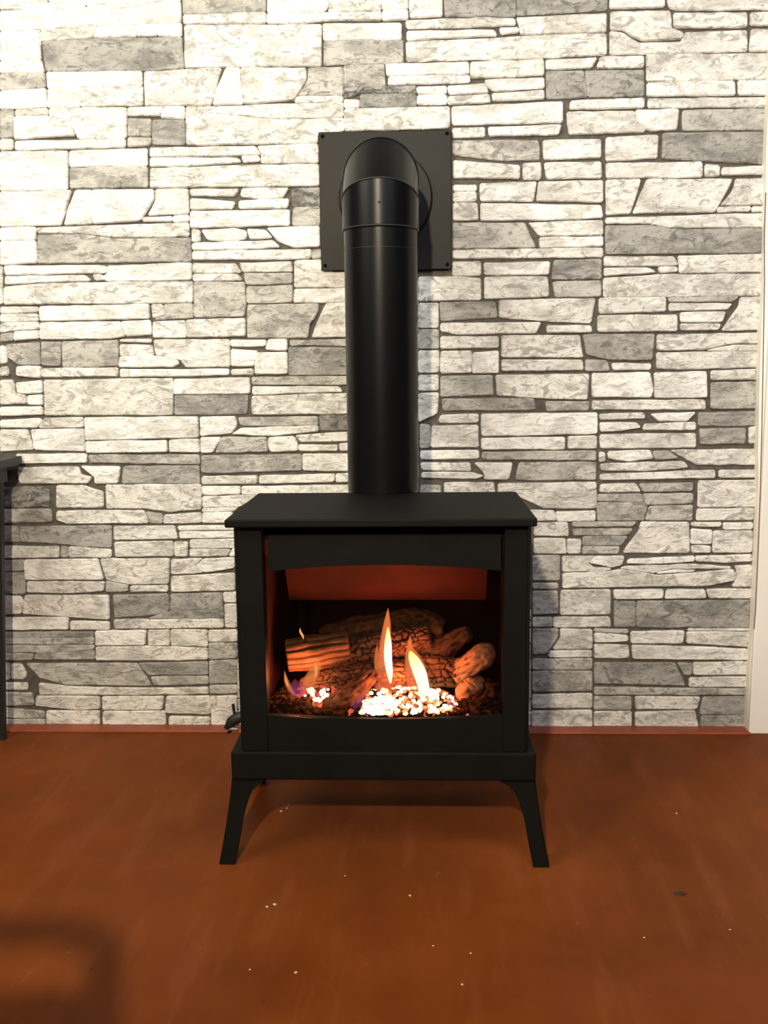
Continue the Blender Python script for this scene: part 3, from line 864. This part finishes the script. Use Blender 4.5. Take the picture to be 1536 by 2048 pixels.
# lower panel: slightly dished upper lip
bm = bmesh.new(); prism(bm, [(-0.309, 0.2385), (0.167, 0.2385)] + arc(-0.309, 0.167, 0.3135, 0.3045)[::-1], 'y', 1.7975, 1.812); link('lower_panel', bm, PT, st)
bm = bmesh.new()
a1 = arc(-0.245, 0.105, 0.3122, 0.3050, 20)
tube(bm, [(x, 1.799 + 0.0, z) for x, z in a1], 0.0013, 8)
link('lip_rail', bm, PT, st)
bm = bmesh.new(); box(bm, -0.309, 0.167, 1.814, 1.818, 0.30, 0.64); link('glass_pane', bm, M['glass'], st)
# firebox lining
FB = M['paint_in']
bm = bmesh.new(); box(bm, -0.345, 0.20, 2.100, 2.108, 0.26, 0.68); link('firebox_back', bm, FB, st)
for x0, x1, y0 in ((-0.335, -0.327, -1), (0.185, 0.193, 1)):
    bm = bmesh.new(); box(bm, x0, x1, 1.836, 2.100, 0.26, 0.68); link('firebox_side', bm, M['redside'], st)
bm = bmesh.new(); box(bm, -0.327, 0.185, 1.82, 2.100, 0.262, 0.292); link('firebox_floor', bm, FB, st)
bm = bmesh.new(); box(bm, -0.327, 0.185, 1.82, 2.100, 0.672, 0.68); link('firebox_roof', bm, FB, st)
# baffle, red glow of the fire put in its colour: leans out over the fire from the back wall
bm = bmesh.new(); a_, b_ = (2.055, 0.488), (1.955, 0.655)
prism(bm, [a_, b_, (b_[0]+0.01, b_[1]+0.006), (a_[0]+0.01, a_[1]+0.006)], 'x', -0.296, 0.150, 0.001, 1); link('baffle', bm, M['firelit'], st, label='rust red baffle, fire glow put in its colour')
# pedestal
bm = bmesh.new(); box(bm, -0.3855, 0.2335, 1.788, 2.150, 0.1785, 0.2385, 0.004, 3); link('pedestal', bm, PT, st)
# legs: flared, arched on the inner side
def leg(s, yf, ydir):
    bm = bmesh.new()
    rg = []
    for i in range(15):
        u = i/14; z = 0.1785*(1-u)
        xo = 0.3105 + 0.0285*u**1.25
        wi = 0.0345 + 0.032*(1-u)**6 if u > 0 else 0.080
        wi = 0.0335 + 0.022*max(0, 1-u/0.55)**2.2 + 0.020*max(0, 1-u/0.15)**2
        d = 0.050 - 0.012*u
        yo = yf - ydir*0.020*u**1.3
        x1 = CX + s*xo; x0 = CX + s*(xo - wi)
        ya, yb = yo, yo + ydir*d; c = 0.003
        sg = s
        rg.append([Vector((x0, ya, z)), Vector((x1 - sg*c, ya, z)), Vector((x1, ya + ydir*c, z)), Vector((x1, yb, z)), Vector((x1 - sg*0.010, yb, z)), Vector((x1 - sg*0.010, ya + ydir*0.010, z)), Vector((x0, ya + ydir*0.010, z))])
    loft(bm, rg); link('leg', bm, PT, st)
for s in (-1, 1):
    leg(s, 1.794, 1); leg(s, 2.146, -1)
# gas valve sticking out low on the left side
bm = bmesh.new()
vp = [on_y(x, y, 2.10) for x, y in ((486, 1432), (474, 1436), (463, 1444), (457, 1456), (459, 1464))]
vp = [Vector((-0.355, 2.10, vp[0].z))] + vp
tube(bm, vp, [0.013, 0.013, 0.014, 0.0135, 0.011, 0.007], 14)
vlv = link('gas_valve', bm, M['tableblack'], st, True)
bm = bmesh.new(); p = on_y(458, 1457, 2.094); q = on_y(476, 1459, 2.094); cyl(bm, p, q, 0.0055, n=14); link('fitting', bm, M['steel'], vlv, label='bare steel fitting')
bm = bmesh.new(); p = on_y(466, 1408, 2.10); q = on_y(470, 1434, 2.10); cyl(bm, p, q, 0.0035, n=10); link('lever', bm, M['tableblack'], vlv)

# ---------------------------------------------------------------- flue
PX, PY, r = -0.0845, 2.205, 0.084
# the pipe rises through a cut-out behind the top plate's rear part
fl = E('flue_pipe', (PX, PY, 0.7195), 'satin black round flue pipe rising from the stove and bending into the wall', 'pipe')
bm = bmesh.new(); cyl(bm, (PX, PY, 0.7200), (PX, PY, 1.3150), r, n=72, cap=True); link('pipe_section', bm, M['pipe'], fl, True)
bm = bmesh.new()
for z, rr_, hh in ((1.272, r + 0.0002, 0.0010),):
    cyl(bm, (PX, PY, z), (PX, PY, z + hh), rr_, n=72)
link('crimp_line', bm, M['bead'], fl)
r2 = 0.0872; Rb = 0.10; zb = 1.34
bm = bmesh.new(); n_ = 72
def miter(a, rr_, dz=0):
    ring = []
    for i in range(n_):
        ph = 2*math.pi*i/n_; lat = rr_*math.sin(ph); rd = Rb + rr_*math.cos(ph)
        f = 1.0 if a in (0, 90) else 1/math.cos(rad(22.5))
        ring.append(Vector((PX + lat, PY + Rb - rd*f*math.cos(rad(a)), zb + rd*f*math.sin(rad(a)))))
    return ring
def down(ring, dz): return [v + Vector((0, 0, dz)) for v in ring]
loft(bm, [down(miter(0, r2), -0.022), miter(0, r2), miter(22.5, r2)])
link('elbow_cuff', bm, M['pipe'], fl, True)
bm = bmesh.new(); loft(bm, [miter(22.5, r2 - 0.0006), miter(67.5, r2 - 0.0006)]); link('elbow_gore', bm, M['pipe'], fl, True)
bm = bmesh.new(); rr9 = miter(90, r2 - 0.001); loft(bm, [miter(67.5, r2 - 0.001), rr9, [v + Vector((0, 2.506 - v.y, 0)) for v in rr9]]); link('elbow_outlet', bm, M['pipe'], fl, True)
def bead_ring(ring, rb, nm='seam'):
    bm = bmesh.new(); m_ = len(ring); cen = sum(ring, Vector())/m_; nrm = (ring[0]-cen).cross(ring[m_//4]-cen).normalized(); rg = []
    for v in ring:
        o = (v-cen).normalized(); rg.append([v + o*rb*math.cos(k*math.pi/3) + nrm*rb*math.sin(k*math.pi/3) for k in range(6)])
    rg.append(rg[0]); loft(bm, rg, cap=False); bmesh.ops.remove_doubles(bm, verts=bm.verts[:], dist=1e-6)
    link(nm, bm, M['bead'], fl, True)
bead_ring(miter(22.5, r2), 0.0022); bead_ring(miter(67.5, r2), 0.0020)
bead_ring(down(miter(0, r2 - 0.001), -0.022), 0.0026)
def screw(x, y, z, rr_, par, mat, ax=(0, -1, 0)):
    bm = bmesh.new(); a = Vector(ax); p = Vector((x, y, z)); cyl(bm, p, p + a*rr_*0.5, rr_, rr_*0.75, 14); cyl(bm, p + a*rr_*0.5, p + a*rr_*0.7, rr_*0.7, rr_*0.35, 12)
    link('screw', bm, mat, par)
screw(PX + 0.001, PY - r2 + 0.0005, 1.366, 0.0032, fl, M['bead'])
screw(PX - 0.073, PY - 0.046, 1.366, 0.0028, fl, M['bead'], (-0.84, -0.54, 0))

wp = E('wall_plate', (-0.083, 2.51, 1.433), 'square charcoal metal wall plate with four screws around the flue outlet', 'plate')
bm = bmesh.new(); box(bm, -0.253, 0.0875, 2.5085, 2.5125, 1.2605, 1.6065, 0.0012); link('plate', bm, M['plate'], wp)
bm = bmesh.new(); cyl(bm, (-0.082, 2.5085, 1.4405), (-0.082, 2.492, 1.4405), 0.1215, 0.1195, 80); cyl(bm, (-0.082, 2.492, 1.4405), (-0.082, 2.4895, 1.4405), 0.1195, 0.116, 80); link('collar', bm, M['plate'], wp, False)
for x, z in ((-0.2425, 1.596), (0.0765, 1.5975), (-0.2425, 1.2735), (0.0770, 1.2715)): screw(x, 2.5085, z, 0.0050, wp, M['void'])

# ---------------------------------------------------------------- fire
def log(name, pts, rs, mat, label, kind='char', n_a=64, seed=0, squash=0.9, ends=True):
    """pts [(px,py,Y)], rs radii in metres; ring displacement carves ridges or charred blocks"""
    W = [on_y(x, y, Y) for x, y, Y in pts]; S = []
    # catmull-rom resample
    n_l = 90
    for i in range(n_l + 1):
        u = i/n_l*(len(W)-1); k = min(int(u), len(W)-2); f = u-k
        p0, p1, p2, p3 = W[max(k-1, 0)], W[k], W[k+1], W[min(k+2, len(W)-1)]
        c = 0.5*((2*p1) + (p2-p0)*f + (2*p0-5*p1+4*p2-p3)*f*f + (3*p1-p0-3*p2+p3)*f**3)
        S.append((c, rs[k]*(1-f) + rs[k+1]*f))
    bm = bmesh.new(); dl = bm.verts.layers.float.new('groove'); rings = []; Ls = 0; random.seed(seed)
    for i, (c, rr_) in enumerate(S):
        if i: Ls += (c - S[i-1][0]).length
        d = S[min(i+1, n_l)][0] - S[max(i-1, 0)][0]; q = d.to_track_quat('Z', 'Y'); ring = []
        e = min(i, n_l-i)/5.0; endf = math.sqrt(max(0.0, 1-(1-min(1, e))**2))*0.45 + 0.55 if ends else 1
        if i in (0, n_l): endf *= 0.8
        for k in range(n_a):
            th = 2*math.pi*k/n_a
            nz = noise.noise(Vector((math.cos(th)*1.6 + seed, math.sin(th)*1.6, Ls*22)))
            g = 0.0
            if kind == 'ridge':
                s = math.sin(th*13 + 2.2*noise.noise(Vector((math.cos(th)*2, Ls*16, seed))))
                g = max(0, s - 0.25)**0.8
                disp = -0.15*g + 0.12*nz
            elif kind == 'char':
                uu = Ls/0.0165 + 0.9*noise.noise(Vector((th*2, Ls*50, seed))); vv = th*14/(2*math.pi) + 0.6*noise.noise(Vector((Ls*45, th*1.5, seed+4)))
                uu += 0.5*(int(math.floor(vv)) % 2)
                fu, fv = abs(uu - round(uu)), abs(vv - round(vv))
                g = max(max(0, 1 - fu/0.13), max(0, 1 - fv/0.15)); g = min(1, g*1.3)
                disp = -0.17*g + 0.14*nz
            else:
                n2 = noise.noise(Vector((math.cos(th)*4 + seed, math.sin(th)*4, Ls*70)))
                n3 = noise.noise(Vector((math.cos(th)*2.2 + seed, math.sin(th)*2.2, Ls*35 + 9))); disp = 0.20*nz + 0.12*n3 + 0.09*n2; g = max(0, -n2*1.6 - 0.15) + max(0, -n3*1.2 - 0.3)
            rr2 = rr_*endf*(1 + disp)
            v = bm.verts.new(c + q @ Vector((rr2*math.cos(th), rr2*math.sin(th)*squash, 0))); v[dl] = min(1, g)
            ring.append(v)
        rings.append(ring)
    for a, b2 in zip(rings, rings[1:]):
        for k in range(n_a): bm.faces.new((a[k], a[(k+1) % n_a], b2[(k+1) % n_a], b2[k]))
    bm.faces.new(rings[0][::-1]); bm.faces.new(rings[-1])
    return tag(link(name, bm, mat, None, True), label, 'log', 'logs of the stove fire')
log('fire_log', [(572, 1312, 1.975), (640, 1303, 1.985), (700, 1292, 1.99)], [0.040, 0.042, 0.036], M['log_brown'], 'ridged brown bark log end at the left of the fire', 'ridge', 96, 3)
log('fire_log', [(655, 1312, 2.00), (730, 1300, 2.00), (800, 1283, 2.00), (862, 1270, 2.00)], [0.036, 0.038, 0.036, 0.028], M['log_char'], 'charred blocky log running across the middle behind the tall flame', 'char', 96, 5)
log('fire_log', [(640, 1278, 2.045), (735, 1262, 2.05), (835, 1252, 2.05), (888, 1262, 2.045)], [0.026, 0.040, 0.042, 0.030], M['log_dull'], 'dull brown humped log topmost at the back of the fire', 'rough', 64, 8)
log('fire_log', [(600, 1372, 1.955), (670, 1358, 1.955), (750, 1348, 1.955), (812, 1345, 1.96)], [0.018, 0.027, 0.033, 0.032], M['log_char'], 'charred blocky log lying low behind the left embers', 'char', 80, 11)
log('fire_log', [(800, 1345, 1.975), (860, 1342, 1.965), (912, 1345, 1.955), (930, 1350, 1.955)], [0.034, 0.040, 0.034, 0.024], M['log_char'], 'charred blocky log behind the right leaning flame', 'char', 80, 13)
log('fire_log', [(838, 1318, 2.015), (885, 1298, 2.00), (925, 1272, 1.99), (940, 1262, 1.985)], [0.022, 0.028, 0.022, 0.013], M['log_dull'], 'brown log stub pointing up to the right above the right-hand logs', 'rough', 64, 17)
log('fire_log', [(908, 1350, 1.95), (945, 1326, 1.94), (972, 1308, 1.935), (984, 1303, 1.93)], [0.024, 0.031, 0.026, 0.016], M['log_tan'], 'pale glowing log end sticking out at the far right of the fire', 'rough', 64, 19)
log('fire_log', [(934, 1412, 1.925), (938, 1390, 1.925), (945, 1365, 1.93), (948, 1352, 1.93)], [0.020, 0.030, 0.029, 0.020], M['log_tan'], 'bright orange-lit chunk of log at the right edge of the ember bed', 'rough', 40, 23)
log('fire_log', [(652, 1424, 1.885), (690, 1396, 1.905), (728, 1366, 1.925), (752, 1340, 1.94)], [0.020, 0.025, 0.022, 0.013], M['log_char'], 'dark rough log slanting from the front up to the tall flame', 'rough', 64, 29)
log('fire_log', [(632, 1430, 1.87), (632, 1414, 1.875), (634, 1398, 1.88)], [0.009, 0.010, 0.008], M['log_tan'], 'short stubby twig upright in front of the left embers', 'rough', 24, 31)
random.seed(21)
# coals: uncountable lava rock around the burner
def lump(bm, c, s, sub=1, jag=0.25):
    t = bmesh.new(); bmesh.ops.create_icosphere(t, subdivisions=sub, radius=s)
    for v in t.verts: v.co = v.co*(1 + random.uniform(-jag, jag)); v.co.z *= 0.8
    bmesh.ops.translate(t, verts=t.verts[:], vec=c); merge(bm, t)
bm = bmesh.new()
for i in range(520):
    x = random.uniform(-0.315, 0.172); y = random.uniform(1.828, 2.02)
    lump(bm, Vector((x, y, 0.297 + random.uniform(0, 0.008))), random.uniform(0.005, 0.010), 1)
def mound(x0, x1, xc, y0, y1, hgt, n):
    for i in range(n):
        x = random.uniform(x0, x1); y = random.uniform(y0, y1); k = 1 - abs(x-xc)/max(abs(x0-xc), abs(x1-xc))
        lump(bm, Vector((x, y, 0.300 + hgt*k*random.uniform(0.2, 1))), random.uniform(0.005, 0.011), 1)
mound(-0.315, -0.200, -0.275, 1.835, 1.92, 0.026, 170)
for i in range(70):
    x = random.uniform(-0.30, 0.165); lump(bm, Vector((x, random.uniform(1.824, 1.836), 0.302 + random.uniform(0, 0.006))), random.uniform(0.005, 0.010), 1, 0.35)
mound(0.085, 0.172, 0.150, 1.84, 1.94, 0.045, 170)
tag(link('lava_rocks', bm, M['coal'], None), 'dark lava rock chips spread over the burner in front of the logs', 'rocks', kind='stuff')
def embers(name, region, n, size, mat, label, z=0.318, dz=0.006, seed=1):
    random.seed(seed); bm = bmesh.new(); k = 0
    xs = [p[0] for p in region]; ys = [p[1] for p in region]
    while k < n:
        x, y = random.uniform(min(xs), max(xs)), random.uniform(min(ys), max(ys)); ins = False
        for i in range(len(region)):
            (ax, ay), (bx, by) = region[i], region[i-1]
            if (ay > y) != (by > y) and x < (bx-ax)*(y-ay)/(by-ay)+ax: ins = not ins
        if not ins: continue
        lump(bm, on_z(x, y, z + random.uniform(-dz, dz)), random.uniform(*size), 1, 0.2); k += 1
    return tag(link(name, bm, mat, None, True), label, 'embers', kind='stuff')
MAIN = [(706, 1424), (722, 1405), (735, 1378), (760, 1368), (800, 1372), (865, 1372), (900, 1385), (916, 1408), (905, 1422), (840, 1428), (760, 1428)]
embers('glowing_embers', MAIN, 130, (0.0035, 0.0075), M['ember_hot'], 'white-hot embers heaped under the tall and leaning flames', seed=3)
embers('glowing_embers', [(728, 1420), (735, 1398), (770, 1392), (795, 1400), (790, 1422), (760, 1426)], 34, (0.005, 0.009), M['ember_hot'], 'brightest heap of white embers at the foot of the tall flame', seed=9)
embers('orange_embers', MAIN, 150, (0.003, 0.006), M['ember_mid'], 'small orange embers between the white-hot ones in the middle', z=0.312, seed=4)
embers('red_embers', [(690, 1430), (715, 1375), (790, 1362), (890, 1372), (930, 1405), (935, 1430)], 190, (0.004, 0.008), M['ember_red'], 'dull red embers bedded under the bright middle heap', z=0.302, seed=5)
LEFT = [(592, 1384), (618, 1376), (655, 1376), (660, 1382), (650, 1396), (640, 1408), (622, 1396)]
embers('glowing_embers', LEFT, 26, (0.003, 0.0062), M['ember_hot'], 'small patch of white-hot embers at the left under a low flame', z=0.330, seed=6)
embers('red_embers', [(588, 1388), (610, 1368), (665, 1366), (672, 1380), (648, 1402), (640, 1415), (620, 1400)], 60, (0.003, 0.006), M['ember_red'], 'dull red embers around the small left patch', z=0.322, seed=7)

def flame(name, pts, Y, mat, parent=None, label=None, depth=0.8, group=None):
    """pts from base to tip: (px, py, halfwidth px)"""
    P = []
    for i in range(41):
        u = i/40*(len(pts)-1); k = min(int(u), len(pts)-2); f = u-k
        q = [pts[max(k-1, 0)], pts[k], pts[k+1], pts[min(k+2, len(pts)-1)]]
        P.append([0.5*(2*q[1][j] + (q[2][j]-q[0][j])*f + (2*q[0][j]-5*q[1][j]+4*q[2][j]-q[3][j])*f*f + (3*q[1][j]-q[0][j]-3*q[2][j]+q[3][j])*f**3) for j in range(3)])
    bm = bmesh.new(); rg = []
    for x, y, hw in P:
        c = on_y(x, y, Y); r_ = max(0.15, hw)*Y*1.03/FPX
        rg.append([c + Vector((r_*math.cos(2*math.pi*k/20), depth*r_*math.sin(2*math.pi*k/20), 0)) for k in range(20)])
    loft(bm, rg)
    if parent: return link(name, bm, mat, parent, True, label)
    o = link(name, bm, mat, None, True); tag(o, label, 'flame', 'flames of the stove fire'); return o
f1 = flame('flame', [(772, 1382, 17), (771, 1350, 16), (770, 1300, 13), (774, 1250, 8), (776, 1217, 0.6)], 1.925, M['flame_out'], None, 'tallest flame, upright in the middle of the fire')
flame('flame_core', [(781, 1366, 2), (779, 1345, 6.5), (776, 1315, 8), (776, 1285, 7), (776, 1255, 1.5)], 1.925, M['flame_core'], f1, 'white-yellow core')
f1b = flame('flame', [(757, 1378, 7), (755, 1345, 6), (753, 1315, 5), (755, 1288, 0.6)], 1.93, M['flame_soft'], None, 'thin faint orange flame just left of the tallest flame')
f2 = flame('flame', [(840, 1390, 24), (834, 1355, 25), (826, 1315, 17), (820, 1295, 7), (820, 1272, 0.6)], 1.92, M['flame_out'], None, 'broad flame leaning left, right of the tallest flame')
flame('flame_core', [(850, 1392, 13), (846, 1370, 12), (838, 1342, 14), (828, 1318, 11), (821, 1303, 3)], 1.92, M['flame_core'], f2, 'white core')
f3 = flame('flame', [(616, 1386, 12), (620, 1360, 14), (631, 1336, 11), (634, 1314, 0.8)], 1.90, M['flame_soft'], None, 'low orange flame curling over the left ember patch')
flame('flame_core', [(630, 1356, 1), (632, 1345, 3), (632, 1334, 3.2), (631, 1324, 0.8)], 1.898, M['flame_lick'], f3, 'yellow core')
f4 = flame('flame', [(590, 1391, 3.5), (580, 1378, 5.5), (573, 1362, 5), (569, 1342, 0.6)], 1.90, M['flame_soft'], None, 'slim flame with blue foot at the far left of the fire')
flame('flame_core', [(577, 1374, 0.8), (573, 1364, 2.2), (570, 1352, 0.6)], 1.898, M['flame_lick'], f4, 'yellow core')
flame('flame', [(600, 1392, 16), (597, 1380, 19), (592, 1368, 12), (590, 1358, 1)], 1.905, M['flame_violet'], None, 'faint blue-violet flame low between the two left flames')
flame('flame', [(607, 1278, 0.8), (605, 1271, 2.6), (601, 1264, 2.4), (600, 1256, 0.4)], 1.925, M['flame_lick'], None, 'tiny detached lick of flame above the ridged log')
flame('flame', [(708, 1424, 12), (716, 1408, 12), (726, 1392, 8), (732, 1378, 1)], 1.875, M['flame_violet'], None, 'low violet flame at the left rim of the middle embers')
flame('flame', [(913, 1424, 10), (904, 1410, 9), (896, 1396, 6), (890, 1386, 1)], 1.875, M['flame_violet'], None, 'low violet flame at the right rim of the middle embers')
# light given off by the fire
lamp('ember_light_middle', 'POINT', (-0.045, 1.905, 0.352), 4.2, (1.0, 0.19, 0.06), 0.03)
lamp('ember_light_left', 'POINT', (-0.245, 1.895, 0.362), 2.0, (1.0, 0.30, 0.11), 0.015)
lamp('flame_light', 'POINT', (0.0, 1.885, 0.40), 1.3, (1.0, 0.25, 0.09), 0.02)

# ---------------------------------------------------------------- side table at the left edge
tb = E('side_table', (-1.30, 2.25, 0), 'black side table whose corner and splayed leg show at the left edge', 'table')
bm = bmesh.new(); box(bm, -1.70, -1.077, 2.02, 2.492, 0.760, 0.781, 0.002); link('table_top', bm, M['tableblack'], tb)
bm = bmesh.new(); box(bm, -1.66, -1.105, 2.06, 2.455, 0.715, 0.760, 0.001); link('apron', bm, M['tableblack'], tb)
def tleg(x0, x1, y):
    bm = bmesh.new(); loft(bm, [[Vector((x+dx, y+dy, z)) for dx, dy in ((-w_, -w_), (w_, -w_), (w_, w_), (-w_, w_))] for x, z, w_ in ((x0, 0.0, 0.0065), (x1, 0.715, 0.011))]); link('leg', bm, M['tableblack'], tb)
for y in (2.42, 2.08): tleg(-1.155, -1.116, y); tleg(-1.665, -1.65, y)

# ---------------------------------------------------------------- chair outside the frame whose shadow falls on the floor
ch = E('chair', (-0.68, 0.4, 0), 'dark chair beside the camera casting the soft shadow at lower left', 'chair')
bm = bmesh.new(); prism(bm, [(-0.93, 0.778), (-0.62, 0.797), (-0.530, 0.802), (-0.500, 0.794), (-0.484, 0.768), (-0.446, 0.62), (-0.412, 0.62), (-0.450, 0.775), (-0.462, 0.808), (-0.486, 0.831), (-0.53, 0.840), (-0.62, 0.838), (-0.93, 0.818)], 'y', 0.588, 0.612, 0.003); link('back_frame', bm, M['chairwood'], ch)
bm = bmesh.new(); box(bm, -0.895, -0.432, 0.592, 0.608, 0.46, 0.722, 0.004); link('back_panel', bm, M['chairwood'], ch)
bm = bmesh.new(); box(bm, -0.93, -0.41, 0.16, 0.612, 0.43, 0.46, 0.01, 3); link('seat', bm, M['chairwood'], ch)
for x in (-0.915, -0.425):
    for y in (0.18, 0.59):
        bm = bmesh.new(); cyl(bm, (x, y, 0.0), (x, y, 0.432), 0.012, 0.017, 14); link('leg', bm, M['chairwood'], ch)

# ---------------------------------------------------------------- crumbs on the floor
random.seed(5)
CR = [(562, 1623, 2.2, 'white crumb on the floor just inside the left stove leg', 'crumb'),
      (574, 1617, 1.8, 'tiny white crumb nearest the stove shadow', 'crumb'),
      (577, 1610, 1.3, 'white speck at the very edge of the stove shadow', 'crumb'),
      (534, 1814, 2.4, 'pale crumb, left one of a pair in front of the stove', 'crumb'),
      (549, 1810, 3.2, 'pale crumb, right one of a pair in front of the stove', 'crumb'),
      (690, 1752, 1.8, 'small brown crumb below the stove front', 'crumb'),
      (820, 1792, 2.4, 'lone pale crumb right of the middle of the floor', 'crumb'),
      (592, 1946, 2.8, 'pale crumb in the lower middle of the floor', 'crumb'),
      (924, 1970, 2.0, 'small pale crumb low on the floor right of the middle', 'crumb'),
      (1353, 1628, 2.6, 'pale crumb on the floor towards the white board', 'crumb'),
      (1288, 1876, 1.8, 'small crumb on the right part of the floor', 'crumb'),
      (1460, 1860, 1.8, 'small crumb near the right edge of the floor', 'crumb'),
      (866, 1892, 1.6, 'tiny crumb in the centre of the floor', 'crumb'),
      (941, 1907, 1.6, 'tiny crumb a step right of the central one', 'crumb'),
      (500, 1940, 1.6, 'tiny crumb at the edge of the chair shadow', 'crumb'),
      (1360, 1788, 5.5, 'flat dark chip on the right part of the floor', 'chip'),
      (182, 1939, 2.5, 'dark speck inside the chair shadow', 'chip'),
      (526, 2003, 2.5, 'dark speck low on the floor left of the middle', 'chip')]
for x, y, s, lab, mt in CR:
    p = on_z(x, y, 0.0); bm = bmesh.new(); s *= 0.0009
    t = bmesh.new(); bmesh.ops.create_icosphere(t, subdivisions=1, radius=s)
    for v in t.verts: v.co *= random.uniform(0.75, 1.3); v.co.x *= 2.6 if s > 0.004 else 1.3; v.co.z = max(-s*0.5, v.co.z*(0.35 if mt == 'chip' else 0.7))
    zmin = min(v.co.z for v in t.verts); bmesh.ops.translate(t, verts=t.verts[:], vec=p - Vector((0, 0, zmin))); merge(bm, t)
    tag(link('crumb' if mt == 'crumb' else 'paint_chip', bm, M[mt], None), lab, 'crumb', 'crumbs and specks on the painted floor')
